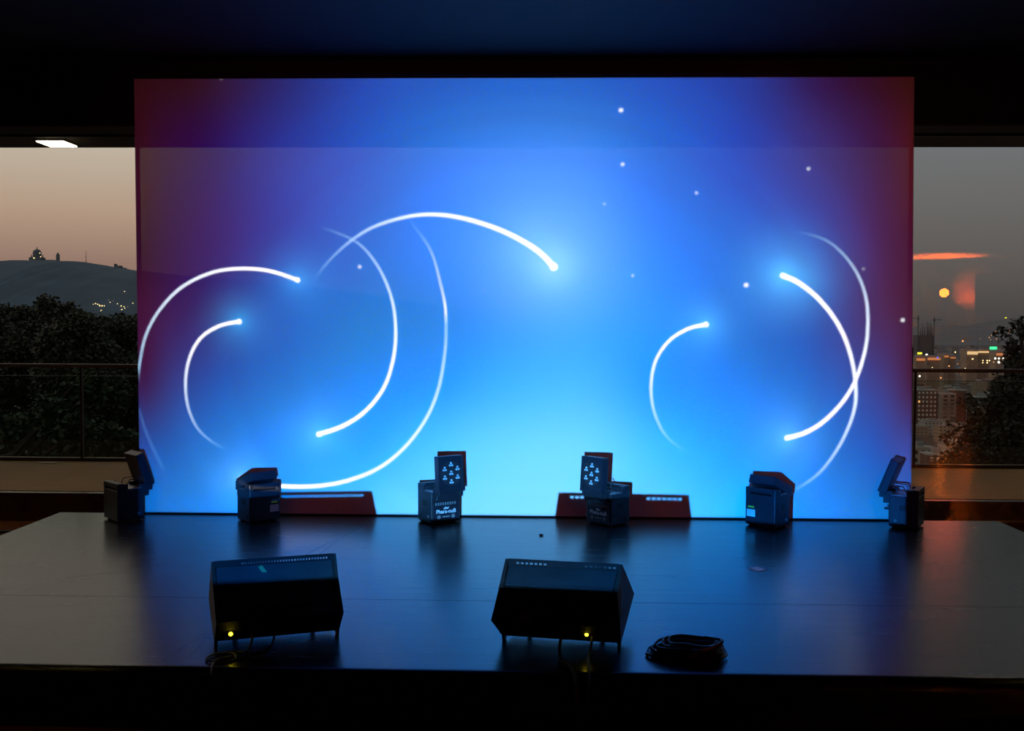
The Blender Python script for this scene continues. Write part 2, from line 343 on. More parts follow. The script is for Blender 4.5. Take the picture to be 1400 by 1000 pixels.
for x in px[1:]:
    link('post', pm, rail, (x, 0, 0))
    if x < 13: link('pane', gm, rail, (x, 0, 0)); link('pane_edge', em_, rail, (x, 0, 0))
wm = mat('pale_glint', (.5, .45, .36), .6)
tag(MB().box(-5.19, -5.0, 10.40, 10.43, .251, .262, .002).build('glint_strip', wm), 'thin pale strip on the terrace decking, standing in for a reflection in the glass', 'glint')  # pale strip painted in place of a small reflection in the left glass

# ------------------------------------------------------------------ downlights in the soffit
lampm = emis('lamp_glow', (1, .78, .48), 26)
for i, (x, y) in enumerate(DOWN):
    t_ = empty('downlight', (x, y, SOF-.02))
    tag(t_, ['square downlight in the dark soffit far beyond the left edge', 'glowing square downlight in the soffit over the left window', 'glowing downlight in the soffit over the right window', 'square downlight in the dark soffit far beyond the right edge'][i], 'downlight', 'downlights over the windows')
    MB().box(-.13, .13, -.15, .15, -.012, 0, .003).build('lamp_frame', jt, t_)
    MB().box(-.11, .11, -.13, .13, -.018, -.011).build('diffuser', lampm, t_)

# ------------------------------------------------------------------ stage
vin = bpy.data.materials.new('black_stage_vinyl'); vin.use_nodes = True
nt = vin.node_tree; b = nt.nodes['Principled BSDF']; t = N(nt, 'ShaderNodeTexCoord')
mp = N(nt, 'ShaderNodeMapping'); mp.inputs['Scale'].default_value = (1.2, 14, 14); nt.links.new(t.outputs['Object'], mp.inputs[0])
nz = N(nt, 'ShaderNodeTexNoise'); nz.inputs['Scale'].default_value = 2.2; nz.inputs['Detail'].default_value = 5; nt.links.new(mp.outputs[0], nz.inputs[0])
rr_ = N(nt, 'ShaderNodeMapRange'); nt.links.new(nz.outputs[0], rr_.inputs[0]); rr_.inputs[3].default_value = .22; rr_.inputs[4].default_value = .30
nt.links.new(rr_.outputs[0], b.inputs['Roughness'])
b.inputs['Base Color'].default_value = (.010, .010, .010, 1); b.inputs['Specular IOR Level'].default_value = .5; b.inputs['Specular Tint'].default_value = (.66, .86, 1, 1)
n2 = N(nt, 'ShaderNodeTexNoise'); n2.inputs['Scale'].default_value = 1.2; n2.inputs['Detail'].default_value = 3; nt.links.new(mp.outputs[0], n2.inputs[0])
bp = N(nt, 'ShaderNodeBump'); bp.inputs['Strength'].default_value = .10; bp.inputs['Distance'].default_value = .004; nt.links.new(n2.outputs[0], bp.inputs['Height']); nt.links.new(bp.outputs[0], b.inputs['Normal'])
stage = tag(empty('stage', (0, 4.20, 0)), 'low black stage covered with glossy vinyl, in front of the lit screen', 'stage')
YO = 4.20
def yy(y): return y-YO
MB().box(-3.64, 3.40, .05, 7.72-YO, .02, .235).build('deck', mat('stage_deck', (.015, .015, .015), .8), stage)
prof = [(yy(5.345), .235), (yy(5.345), .25), (.055, .25)]
for k in range(1, 13):
    a = math.pi/2*k/12; prof.append((.055-.055*math.sin(a), .25-.055*(1-math.cos(a))))
prof += [(0, .10), (.007, .10), (.007, .195)]
for k in range(11, 0, -1):
    a = math.pi/2*k/12; prof.append((.055-.048*math.sin(a), .243-.048*(1-math.cos(a))))
prof += [(.055, .236)]
o = MB().prism(prof, -3.68, 3.43).build('vinyl_strip', vin, stage)
MB().box(-3.68, 3.43, yy(5.352), yy(7.71), .235, .25, .002).build('vinyl_strip', vin, stage)
MB().box(-3.68, 3.43, yy(5.328), yy(5.366), .2499, .2506).build('seam_tape', vin, stage)
MB().box(-3.66, 3.41, .012, .03, 0, .19).build('skirt', mat('stage_skirt', (.008, .008, .008), .9), stage)
MB().box(-3.685, -3.645, .12, yy(7.71), .10, .2495, .004).build('side_edge', vin, stage); MB().box(3.395, 3.435, .12, yy(7.71), .10, .2495, .004).build('side_edge', vin, stage)
def crease(pts, w=.008, h_=.0022):
    P = [Vector((x, yy(y), .2495)) for x, y in pts]; m = MB(); prev = None
    for i, p in enumerate(P):
        d = (P[min(i+1, len(P)-1)]-P[max(i-1, 0)]).normalized(); n = Vector((-d.y, d.x, 0))*w*(.3 if i in (0, len(P)-1) else 1)
        r_ = [m.bm.verts.new(p-n), m.bm.verts.new(p+Vector((0, 0, h_))), m.bm.verts.new(p+n)]
        if prev:
            m.bm.faces.new((prev[0], r_[0], r_[1], prev[1])); m.bm.faces.new((prev[1], r_[1], r_[2], prev[2]))
        prev = r_
    m.build('crease', vin, stage, smooth=True)
crease([(-1.24, 7.6), (-1.30, 7.2), (-1.37, 6.82), (-1.385, 6.5), (-1.40, 6.2)], .014, .004)
crease([(-1.27, 7.3), (-1.345, 6.95), (-1.43, 6.6), (-1.47, 6.35)], .01, .003)
crease([(-1.54, 4.35), (-1.53, 4.45), (-1.545, 4.7)], .008, .002); crease([(-1.62, 4.3), (-1.60, 4.5), (-1.57, 4.72)], .006, .0018)
crease([(1.06, 7.55), (1.05, 7.2), (1.0, 6.6), (.93, 5.8), (.86, 5.0), (.80, 4.42)], .012, .0015)
crease([(.2, 5.9), (.45, 5.93), (.8, 5.91)], .006, .0012); crease([(-2.7, 5.7), (-2.4, 5.9), (-2.25, 6.1)], .006, .0012)
tag(MB().box(-.035, .035, -.045, .045, 0, .003, .001).build('paper_scrap', mat('paper_white', (.7, .7, .72), .6), loc=(1.30, 6.10, .2502)), 'tiny pale scrap of paper on the bare stage, right of centre', 'paper')
bpy.data.objects['paper_scrap'].rotation_euler = (0, 0, .5)
tag(MB().ball((0, 0, .006), .012, sc=(1.4, .8, .5)).build('crumb', mat('crumb_black', (.01, .01, .01), .9), loc=(.011, 7.01, .25)), 'small dark speck of grit on the stage near the foot of the screen', 'crumb')

# ------------------------------------------------------------------ projection screen
scr = tag(empty('projection_screen', (-.14, SY, .25)), 'huge wide projection screen glowing blue with white light arcs, at the back of the stage', 'screen')
m = bpy.data.materials.new('screen_cloth'); m.use_nodes = True; nt = m.node_tree; nt.nodes.clear()
nz = N(nt, 'ShaderNodeTexNoise'); nz.inputs['Scale'].default_value = 400; t = N(nt, 'ShaderNodeTexCoord'); nt.links.new(t.outputs['Object'], nz.inputs[0])
c_ = ramp(nt, nz.outputs[0], [(.3, (.78, .78, .78)), (.7, (.84, .84, .84))])
df = N(nt, 'ShaderNodeBsdfDiffuse'); nt.links.new(c_, df.inputs[0]); tr = N(nt, 'ShaderNodeBsdfTransparent')
mi = N(nt, 'ShaderNodeMixShader'); mi.inputs[0].default_value = .055; nt.links.new(df.outputs[0], mi.inputs[1]); nt.links.new(tr.outputs[0], mi.inputs[2])
o_ = N(nt, 'ShaderNodeOutputMaterial'); nt.links.new(mi.outputs[0], o_.inputs[0])
me = bpy.data.meshes.new('screen_sheet'); ox = -.14
me.from_pydata([(-3.051-ox, 0, .012), (2.775-ox, 0, .012), (2.735-ox, 0, 3.29), (-3.064-ox, 0, 3.288)], [], [(0, 1, 2, 3)]); me.materials.append(m)
link('screen_sheet', me, scr)
fm = mat('screen_frame_metal', (.03, .03, .03), .5, .6)
f = MB()
f.box(-3.05-ox, 2.77-ox, .004, .034, 0, .03).box(-3.055-ox, 2.735-ox, .004, .034, 3.262, 3.29)
f.cyl((-3.037-ox, .019, .02), (-3.05-ox, .019, 3.28), .015, 8).cyl((2.76-ox, .019, .02), (2.72-ox, .019, 3.28), .015, 8)
f.build('frame', fm, scr)
MB().box(-3.053-ox, 2.777-ox, -.003, .003, 0, .012).build('bottom_hem', mat('hem_black', (.012, .01, .01), .6), scr)
def legm(x): return MB().box(x-.02, x+.02, .036, .06, .0, 1.3).build('leg', fm, scr)
for x in (-2.9, 2.9): legm(x)

# ------------------------------------------------------------------ floor monitors at the stage front
wm_b = mat('monitor_black', (.006, .005, .005), .6, bump=.3, bscale=300, spec=.2); wm_t = mat('monitor_top_grey', (.006, .010, .014), .5, bump=.3, bscale=400, spec=.3)
wm_c = mat('monitor_cheek', (.008, .006, .006), .5, spec=.25); led_y = emis('amber_led', (1, .80, .02), 9)
def wedge(par, label, slots, led, mark):
    x, y, yaw = par[:3]; U = par[3:8]; Zs = par[8:13]; Ws = par[13:18]
    t = tag(empty('stage_monitor', (x, y, .25), yaw), label, 'speaker', 'floor monitors')
    B, A, F, G, Cc = [(U[i], Zs[i]) for i in range(5)]; wB, wA, wF, wG, wC = Ws
    k = .014
    def hull(sec, name, m, inset=0):      # cross-section points (u,z,half-width) joined side to side
        mb = MB(); a = [mb.bm.verts.new((-(w-inset), u, z)) for u, z, w in sec]; b_ = [mb.bm.verts.new((w-inset, u, z)) for u, z, w in sec]
        n = len(sec); fs = []
        fs.append(mb.bm.faces.new(a[::-1])); fs.append(mb.bm.faces.new(b_))
        for i in range(n): fs.append(mb.bm.faces.new((a[i], a[(i+1) % n], b_[(i+1) % n], b_[i])))
        bmesh.ops.recalc_face_normals(mb.bm, faces=fs)
        return mb.build(name, m, t)
    # cabinet between the cheeks, its underside held clear of the floor
    hull([(A[0]+.006, A[1]-.004, wA), (B[0], B[1]-.036, wB), (Cc[0]-.012, Cc[1], wC), (G[0]+.16, .034, wG), (G[0]+.004, .020, wG), (F[0]+.055, .070, wG), (F[0]+.008, F[1], wF)], 'cabinet', wm_b, k)
    hull([(A[0]+.010, A[1]+.006, wA), (B[0]-.008, B[1]-.029, wB), (B[0]-.006, B[1]-.034, wB), (A[0]+.014, A[1]-.002, wA)], 'top_panel', wm_t, .022)
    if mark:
        tp = MB().box(-.010, .010, -.030, .030, 0, .002, .0008).build('streak_strip', mat('pale_green_streak', (.06, .07, .03), .6), t); tp['label'] = 'pale greenish strip standing in for a streak of light'  # streak of projected arc light, put in as a thin pale strip
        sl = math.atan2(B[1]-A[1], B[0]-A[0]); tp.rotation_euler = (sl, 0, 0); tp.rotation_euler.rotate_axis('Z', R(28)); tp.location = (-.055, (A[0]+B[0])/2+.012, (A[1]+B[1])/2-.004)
    for sg in (-1, 1):
        mb = MB(); sec = [(A, wA), (B, wB), (Cc, wC), ((G[0]+.05, .02), wG), ((G[0]+.012, 0), wG), ((G[0]-.012, 0), wG), ((G[0]-.02, .03), wG), (F, wF)]
        o1 = [mb.bm.verts.new((sg*w, p[0], p[1])) for p, w in sec]; o2 = [mb.bm.verts.new((sg*(w-k), p[0], p[1])) for p, w in sec]
        n = len(sec); fs = [mb.bm.faces.new(o1), mb.bm.faces.new(o2[::-1])]
        for i in range(n): fs.append(mb.bm.faces.new((o1[i], o1[(i+1) % n], o2[(i+1) % n], o2[i])))
        bmesh.ops.recalc_face_normals(mb.bm, faces=fs)
        mb.build('side_cheek', wm_c, t)
        MB().cyl((sg*(wG-.10), G[0]+.15, 0), (sg*(wG-.10), G[0]+.15, .05), .012, 8).build('foot', wm_b, t)
    # perforated lip standing on the top edge
    lip = MB(); z0, z1 = B[1]-.036, B[1]+.001; yb_ = B[0]
    wl = wB-.014; lip.box(-wl, wl, yb_-.003, yb_+.003, z0, z0+.013).box(-wl, wl, yb_-.003, yb_+.003, z1-.014, z1)
    xs_ = [-wl]
    for a, b2, n in slots:
        st = (b2-a)/n
        for i in range(n): lip_x = a+i*st; xs_ += [lip_x, lip_x+st*.62]
    xs_.append(wl)
    for i in range(0, len(xs_), 2): lip.box(xs_[i], xs_[i+1], yb_-.003, yb_+.003, z0+.013, z1-.014)
    lip.build('slotted_lip', mat('lip_black', (.004, .004, .005), .8, spec=.03), t)
    # grille on the sloping face towards the performer
    v1 = Vector((0, B[0]+.012, B[1]-.042)); v2 = Vector((0, Cc[0]+.004, Cc[1]+.004)); g = MB()
    n_ = 16
    for i in range(n_):
        p = v1.lerp(v2, (i+.2)/n_); q = v1.lerp(v2, (i+.75)/n_); g.box(-wB+.02, wB-.02, p.y, q.y, q.z, p.z)
    g.build('grille', wm_b, t)
    MB().ball((0, 0, 0), .0085).build('power_light', led_y, t, loc=led)
    bz = A[0]+(F[0]-A[0])*.5
    MB().cyl((0, 0, .0), (0, .012, 0), .014, 12).build('light_bezel', wm_b, t, loc=(led[0], led[1]+.004, led[2]))
    ln = Vector((0, F[0]-A[0], F[1]-A[1])); ang = math.atan2(ln.y, -ln.z)
    h_ = empty('connector_plate', (0, A[0]+ln.y*.62-.003, A[1]+ln.z*.62), 0, t); h_.rotation_euler = (-ang, 0, 0)
    MB().box(-.16, .13, -.004, .004, -.016, .016, .003).build('plate', mat('connector_plate', (.03, .018, .015), .35), h_)
    if mark:
        cu = bpy.data.curves.new('lettering', 'FONT'); cu.body = 'K'; cu.size = .06; cu.extrude = .0006; cu.align_x = 'CENTER'
        lo_ = link('lettering', cu, t); cu.materials.append(mat('faded_gold_ink', (.10, .075, .05), .5))
        lo_.location = (-.235, A[0]+ln.y*.45-.004, A[1]+ln.z*.45-.01); lo_.rotation_euler = (R(90)-ang, 0, 0); to_mesh(lo_)
    return t
LW = [-1.193, 4.597, 0.359, 0.128, 0.035, -0.136, 0.019, 0.333, 0.36, 0.266, 0.146, 0.0, 0.133, 0.285, 0.282, 0.278, 0.28, 0.29]
RW = [0.093, 4.575, -0.175, 0.093, -0.058, -0.14, 0.041, 0.494, 0.367, 0.278, 0.141, -0.0, 0.132, 0.271, 0.263, 0.287, 0.272, 0.293]
w1 = wedge(LW, 'left floor monitor, black, with a faint letter on its corner', [(-.15, .25, 30)], (-.215, -.105, .085), True)
w2 = wedge(RW, 'right of the two black floor monitors, beside the coil of cable', [(-.22, -.07, 7), (.10, .25, 7)], (.135, -.10, .095), False)
cab = mat('cable_rubber', (.010, .009, .009), .45)
def cable(pts, r, name, label, n=60):
    P = [Vector((p[0], p[1]-(.045 if p[2] < .25 else 0), p[2])) for p in pts]; out = []
    k = len(P)
    for i in range((k-1)*8+1):
        t = min(i/8, k-1-1e-6); j = int(t); f = t-j; g = lambda q: P[max(0, min(k-1, q))]
        out.append(.5*((2*g(j))+(-g(j-1)+g(j+1))*f+(2*g(j-1)-5*g(j)+4*g(j+1)-g(j+2))*f*f+(-g(j-1)+3*g(j)-3*g(j+1)+g(j+2))*f**3))
    return tag(MB().tube(out, r).build(name, cab, smooth=True), label, 'cable')
cable([(-1.27, 4.47, .33), (-1.275, 4.44, .28), (-1.29, 4.40, .258), (-1.36, 4.33, .257), (-1.385, 4.29, .256), (-1.37, 4.245, .245), (-1.34, 4.20, .2), (-1.33, 4.185, .06), (-1.33, 4.18, 0.006)], .006, 'power_cable', 'thin black cable running from the left floor monitor over the stage edge')
cable([(-1.18, 4.50, .325), (-1.19, 4.45, .27), (-1.25, 4.40, .257), (-1.34, 4.42, .257), (-1.42, 4.38, .257), (-1.43, 4.31, .257), (-1.37, 4.28, .257), (-1.31, 4.32, .257), (-1.33, 4.37, .265), (-1.40, 4.36, .265)], .005, 'signal_cable', 'loop of thin cable lying under the corner of the left floor monitor')
cable([(.235, 4.46, .34), (.225, 4.43, .29), (.215, 4.39, .26), (.21, 4.31, .257), (.205, 4.24, .245), (.20, 4.19, .2), (.20, 4.18, .05), (.2, 4.17, .006)], .006, 'power_cable', 'black cable dropping from the right floor monitor over the stage edge')
cable([(.10, 4.50, .33), (.09, 4.45, .28), (.095, 4.38, .258), (.13, 4.30, .257), (.15, 4.24, .246), (.155, 4.19, .2), (.155, 4.175, .04), (.155, 4.17, .006)], .007, 'signal_cable', 'thicker black cable under the middle of the right floor monitor')

# coil of cable
co = tag(empty('cable_coil', (.655, 4.47, .25)), 'coiled heap of black cable lying on the stage, right of the floor monitors', 'cable')
def coil(n, rx, ry, h0, h1, r, jit, name, m, cx=0, cy=0, seed=1, ph0=0, turns=None):
    rd = random.Random(seed); pts = []
    for i in range(n*28+1):
        a = 2*math.pi*i/28+ph0; tt = i/(n*28)
        k = 1-.25*abs(math.sin(tt*9+seed))-.12*rd.random()*.3
        pts.append((cx+rx*k*math.cos(a)+jit*math.sin(a*2.3+seed), cy+ry*k*math.sin(a)+jit*math.cos(a*1.7), h0+(h1-h0)*tt+.006*math.sin(a*3.1+seed)))
    MB().tube(pts, r, 6).build(name, m, co, smooth=True)
coil(9, .155, .115, .008, .060, .0065, .008, 'cable', cab, .01, 0, 2)
coil(5, .135, .10, .010, .075, .006, .01, 'cable', cab, .035, -.01, 5, 1)
coil(4, .175, .10, .008, .035, .006, .008, 'cable', cab, -.01, -.01, 9, 2)
coil(3, .19, .11, .008, .02, .005, .006, 'cable', cab, -.004, 0, 12, .5)
MB().tube([(.03, -.105, .055), (.07, -.10, .062), (.11, -.085, .072), (.135, -.07, .08)], .008, 8).build('plug', mat('orange_plug', (.30, .07, .03), .4), co)
MB().cyl((-.01, -.115, .04), (.025, -.12, .045), .010, 10).build('connector', mat('connector_dull', (.2, .08, .06), .4), co)
MB().cyl((0, -.105, .058), (.03, -.11, .06), .006, 10).build('connector', mat('connector_steel', (.3, .35, .4), .3, .8), co)

# ------------------------------------------------------------------ battery floodlights along the screen
bodym = mat('floodlight_black', (.010, .013, .020), .42, bump=.2, bscale=200)
headm = mat('floodlight_head', (.010, .014, .024), .4); tray_m = mat('tray_satin', (.32, .32, .33), .38, .6)
ledm = mat('led_lens', (.5, .55, .62), .08, .0, spec=1); stk = mat('paper_sticker', (.55, .55, .6), .6); yel = mat('yellow_sticker', (.55, .5, .05), .6)
ink = mat('white_ink', (.75, .78, .8), .5); rodm = mat('strut_steel', (.15, .15, .16), .35, .8); plm = mat('lens_plate', (.20, .21, .22), .25, .3)
def flood(corner, away, front, tilt, label, sticker=0, hs=(.245, .20, .235)):
    Wd, Dp, H = hs; rz = math.atan2(front[0], -front[1])
    # centre found from the floor corner nearest the audience
    fx = Vector((math.cos(rz), math.sin(rz))); fy = Vector((-math.sin(rz), math.cos(rz)))
    c = Vector(corner) + fx*away[0]*Wd/2 + fy*away[1]*Dp/2
    t = tag(empty('battery_floodlight', (c.x, c.y, .25), rz), label, 'stage light', 'battery floodlights along the screen')
    hw, hd = Wd/2, Dp/2
    body = MB().box(-hw, hw, -hd, hd, .012, H, .006).build('body', bodym, t)
    MB().box(-hw+.012, hw-.012, -hd-.004, -hd+.01, .03, .15, .003).build('control_panel', headm, t)
    MB().box(-hw+.02, hw-.02, -hd-.045, -hd+.004, .175, H+.005, .004).build('front_lip', bodym, t)
    MB().box(.04, .075, -hd-.043, -hd, .122, .136, .003).build('latch', bodym, t)
    MB().box(-hw+.012, hw-.012, -hd+.01, .02, H-.002, H+.006, .002).build('tray', tray_m, t)
    # handle block on the back half: two cheeks and a sloping bar
    hb = MB(); hb.box(-hw, -hw+.03, .02, hd, H-.004, H+.045, .004).box(hw-.03, hw, .02, hd, H-.004, H+.045, .004).box(-hw, hw, hd-.05, hd, H+.015, H+.05, .006)
    hb.box(-hw+.03, hw-.03, .02, .035, H-.004, H+.03, .003)
    hb.build('carry_handle', bodym, t)
    for sx_ in (-1, 1):
        for sy_ in (-1, 1): MB().cyl((sx_*(hw-.03), sy_*(hd-.03), 0), (sx_*(hw-.03), sy_*(hd-.03), .014), .014, 10).build('foot', bodym, t)
    for sx_ in (-1, 1):
        MB().box(sx_*hw-.002, sx_*hw+.002, -.03, .03, .13, .17, .001).build('side_recess', blackm, t)
        MB().cyl((sx_*(hw-.001), -.055, .055), (sx_*(hw+.003), -.055, .055), .011, 12).build('bolt_cap', plm, t)
        MB().box(sx_*hw-.002, sx_*hw+.002, .04, .075, .03, .06, .001).build('side_vent', blackm, t)
        MB().box(sx_*(hw-.035)-.012, sx_*(hw-.035)+.012, -hd-.075, -hd+.02, H-.02, H+.03, .004).build('hinge_arm', bodym, t)
    # head: rotates about the hinge line in front of the body
    hd_ = empty('lamp_head', (0, -hd-.055, H+.012), 0, t); hd_.rotation_euler = (-R(tilt), 0, 0)
    MB().box(-.105, .105, -.028, .028, 0, .255, .004).build('housing', headm, hd_)
    rim = MB(); rim.box(-.105, .105, -.034, -.027, 0, .012).box(-.105, .105, -.034, -.027, .243, .255).box(-.105, -.093, -.034, -.027, .012, .243).box(.093, .105, -.034, -.027, .012, .243)
    rim.build('rim', headm, hd_)
    MB().cyl((0, -.0285, .130), (0, -.0305, .130), .088, 32).build('lens_plate', mat('round_lens_plate', (.03, .03, .035), .25), hd_)
    me_l = None
    for k in range(7):
        a = math.pi/2+math.pi/3*k; r_ = 0 if k == 6 else .062
        cx_, cz_ = r_*math.cos(a), .130+r_*math.sin(a)
        if me_l is None:
            mb = MB()
            for q in range(3):
                b_ = math.pi/2+2*math.pi*q/3; mb.ball((.0105*math.cos(b_), 0, .0115*math.sin(b_)), .0085, 10, 6)
            o2 = mb.build('led_cluster', ledm, hd_, smooth=True, loc=(cx_, -.032, cz_)); me_l = o2.data
        else: link('led_cluster', me_l, hd_, (cx_, -.032, cz_))
    # struts from the back of the head to the body
    M_ = Matrix.Rotation(-R(tilt), 4, 'X')
    for sx_ in (-.055, .055):
        top = Vector((0, -hd-.055, H+.012)) + (M_ @ Vector((sx_, .03, .07)))
        knee = Vector((sx_, min(top.y+.085, .0), max(top.z-.005, H+.02)))
        MB().cyl(top, knee, .004, 8).cyl(knee, (sx_*.8, knee.y+.03, H), .004, 8).build('strut', rodm, t)
    # lettering on the control panel
    def text(s, size, z, m, shear=0):
        cu = bpy.data.curves.new('lettering', 'FONT'); cu.body = s; cu.size = size; cu.extrude = .0005; cu.align_x = 'CENTER'; cu.shear = shear; cu.offset = .0006
        o3 = link('lettering', cu, t); cu.materials.append(m); o3.rotation_euler = (R(90), 0, 0); o3.location = (0, -hd-.0046, z); to_mesh(o3)
    text('Phara-nuB', .040, .078, ink); text('altar', .024, .108, ink, .4)
    pp = mat('panel_print', (.16, .17, .18), .5); b0 = None
    for i in range(9):
        if b0 is None: b0 = MB().box(0, .011, -.006, -.003, 0, .02).build('button', pp, t, loc=(-.09, -hd, .138)).data
        else: link('button', b0, t, (-.09+i*.02, -hd, .138))
    d0 = MB().cyl((0, -.006, 0), (0, -.003, 0), .015, 16).build('dial', pp, t, loc=(-.06, -hd, .052)).data; link('dial', d0, t, (.06, -hd, .052))
    MB().box(-.03, .03, -hd-.006, -hd-.003, .047, .058).build('display', pp, t)
    if sticker:
        s = sticker
        MB().box(s*.075-.035, s*.075+.035, hd-.001, hd+.001, .07, .122).build('sticker', stk, t)
        MB().box(s*.075-.025, s*.075+.025, hd-.001, hd+.001, .135, .147).build('yellow_label', yel, t)
    return t
flood((-3.06, 7.30), (1, -1), (.69, .72), 19, 'leftmost of the six battery floodlights, head folded open at the screen edge')
flood((-2.102, 7.32), (-1, -1), (-.68, .74), 69, 'battery floodlight with its head folded down, second from the left', sticker=-1)
flood((-.786, 7.345), (1, 1), (.585, -.81), 4, 'battery floodlight with upright head facing right, left of the centre')
flood((.512, 7.325), (-1, 1), (-.72, -.69), 4, 'battery floodlight with upright head facing left, right of the centre')
flood((1.675, 7.30), (1, -1), (.70, .72), 68, 'battery floodlight with its head folded down, second from the right', sticker=1)
flood((2.692, 7.32), (-1, -1), (-.87, .5), 21, 'rightmost of the six battery floodlights, head leaning at the screen edge')

# ------------------------------------------------------------------ hall behind the camera, seen mirrored in the right window
fl = tag(empty('floor_lamp', (11.30, -12.78, 0)), 'tall amber uplighter standing far back in the hall, mirrored in the right window', 'lamp')
MB().cyl((0, 0, 0), (0, 0, .03), .16, 24).build('base', jt, fl); MB().cyl((0, 0, .03), (0, 0, 2.5), .015, 10).build('pole', jt, fl)
MB().cyl((0, 0, 2.48), (0, 0, 2.54), .03, 16, .06).build('cup', jt, fl)
MB().ball((0, 0, 2.66), .125, 20, 14).build('bulb', emis('amber_bulb', (1, .18, .012), 30), fl, smooth=True)
struct(MB().box(9.2, 13.4, -14.6, -10.8, CZ-.02, CZ, .005).build('added_reflector', mat('ceiling_reflector', (.6, .58, .55), .8)))  # pale reflector added under the dark ceiling to brighten the uplighter's patch
bdp = tag(empty('black_board', (12.66, -12.58, 0)), 'tall black board standing in the hall, mirrored as a dark rectangle in the right window', 'board')
MB().box(-.58, .58, -.03, .03, 2.07, 3.2, .004).build('panel', blackm, bdp)
for x in (-.5, .5): MB().box(x-.02, x+.02, -.02, .02, 0, 2.08).build('leg', blackm, bdp)

# ------------------------------------------------------------------ outside: slope, city ground, far hills
slope_m = mat('slope_undergrowth', (.010, .012, .007), .95, var=.5, scale=.3)
V, Fc = [], []
ys = [10.9, 13, 18, 30, 60, 120, 300]; zs_ = [-.6, -2.2, -5, -10, -21, -42, -100]
xs_ = np.linspace(-1, 1, 25)
for y, z in zip(ys, zs_):
    for x in xs_: V.append((x*(16+y*.9), y, z+.4*math.sin(x*9+y)))
n = 25
for j in range(len(ys)-1):
    for i in range(n-1): Fc.append((j*n+i, j*n+i+1, (j+1)*n+i+1, (j+1)*n+i))
me = bpy.data.meshes.new('ground_slope'); me.from_pydata(V, [], Fc); me.materials.append(slope_m); struct(link('ground_slope', me))
gm_ = mat('city_ground', (.13, .12, .12), .95, var=.5, scale=.004)
me = bpy.data.meshes.new('ground_city'); me.from_pydata([(-6000, 290, -99), (6000, 290, -99), (9000, 9000, -99), (-9000, 9000, -99)], [], [(0, 1, 2, 3)]); me.materials.append(gm_); struct(link('ground_city', me))
def ridge(name, pts, y, depth, m, base=-99):
    V, Fc = [], []; rd = random.Random(3)
    P = []
    for (x0, z0), (x1, z1) in zip(pts, pts[1:]):
        k = 12
        for i in range(k): P.append((x0+(x1-x0)*i/k, z0+(z1-z0)*i/k+rd.uniform(-1, 1)*y/1400*.35))
    P.append(pts[-1]); n = len(P)
    prof_ = [(-depth, base)]+[(-depth*(1-k/14), math.sin(k/14*math.pi/2)**1.1) for k in range(1, 14)]+[(0, 1.0), (depth*.5, .6), (depth, base)]
    for j, (dy, k) in enumerate(prof_):
        for i, (x, z) in enumerate(P):
            zz = base if k == base else base+(z-base)*k + (rd.uniform(-1, 1)*1.5 if 0 < j < 13 else 0)
            V.append((x, y+dy, zz))
    for j in range(len(prof_)-1):
        for i in range(n-1): Fc.append((j*n+i, j*n+i+1, (j+1)*n+i+1, (j+1)*n+i))
    me = bpy.data.meshes.new(name); me.from_pydata(V, [], Fc); me.materials.append(m); me.shade_smooth(); return struct(link(name, me))
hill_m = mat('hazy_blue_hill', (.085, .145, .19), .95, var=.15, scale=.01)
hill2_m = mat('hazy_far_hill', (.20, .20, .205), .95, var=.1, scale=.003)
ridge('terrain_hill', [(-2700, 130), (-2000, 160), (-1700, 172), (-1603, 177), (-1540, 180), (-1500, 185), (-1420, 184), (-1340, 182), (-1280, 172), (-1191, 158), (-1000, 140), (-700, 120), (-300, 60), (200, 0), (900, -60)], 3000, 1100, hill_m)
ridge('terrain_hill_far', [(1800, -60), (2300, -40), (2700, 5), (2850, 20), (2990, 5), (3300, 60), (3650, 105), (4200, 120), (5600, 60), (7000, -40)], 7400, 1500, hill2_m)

# church, tower, mast and ruin on the ridge
stone = mat('hilltop_stone', (.16, .20, .22), .9); far_dark = mat('far_silhouette', (.10, .12, .14), .9)
ch = tag(empty('hilltop_church', (-1486, 2990, 181)), 'tiny domed church on top of the hill on the left', 'church'); ch.scale = (1.2, 1.2, 1.2)
MB().box(-16, 16, -10, 10, -4, 12, .5).build('nave', stone, ch)
MB().cyl((0, 0, 10), (0, 0, 24), 10, 16).build('drum', stone, ch); MB().ball((0, 0, 23), 10, 16, 10, (1, 1, .95)).build('dome', stone, ch)
MB().cyl((0, 0, 31), (0, 0, 39), 1.6, 8, .3).build('spire', stone, ch)
for x in (-14, 14): MB().cyl((x, 0, 10), (x, 0, 20), 2.2, 8, .5).build('turret', stone, ch)
MB().box(15, 44, -8, 8, -4, 6, .5).build('wing', stone, ch)
tw = tag(empty('hilltop_tower', (-1424, 2990, 184)), 'slim tower just right of the domed hilltop church', 'tower')
MB().box(-4, 4, -4, 4, -4, 20, .4).build('shaft', stone, tw); MB().cyl((0, 0, 20), (0, 0, 26), 4.5, 8, 1.5).build('cap', stone, tw)
ms = tag(empty('radio_mast', (-1340, 2990, 178)), 'hair-thin radio mast standing on the hill ridge', 'mast')
MB().cyl((0, 0, 0), (0, 0, 38), .8, 6, .3).build('pole', far_dark, ms); MB().box(-2, 2, -1, 1, 8, 9).box(-2, 2, -1, 1, 20, 21).build('crossbar', far_dark, ms)
vl = tag(empty('ridge_house', (-1240, 2990, 160)), 'small pale house breaking the ridge line, right of the mast', 'house')
MB().box(-14, 6, -8, 8, -4, 12, .4).build('wall', stone, vl); MB().box(-14, -10, -8, 8, 12, 17, .3).build('chimney', stone, vl); MB().box(6, 18, -6, 6, -6, 6, .4).build('annex', stone, vl)

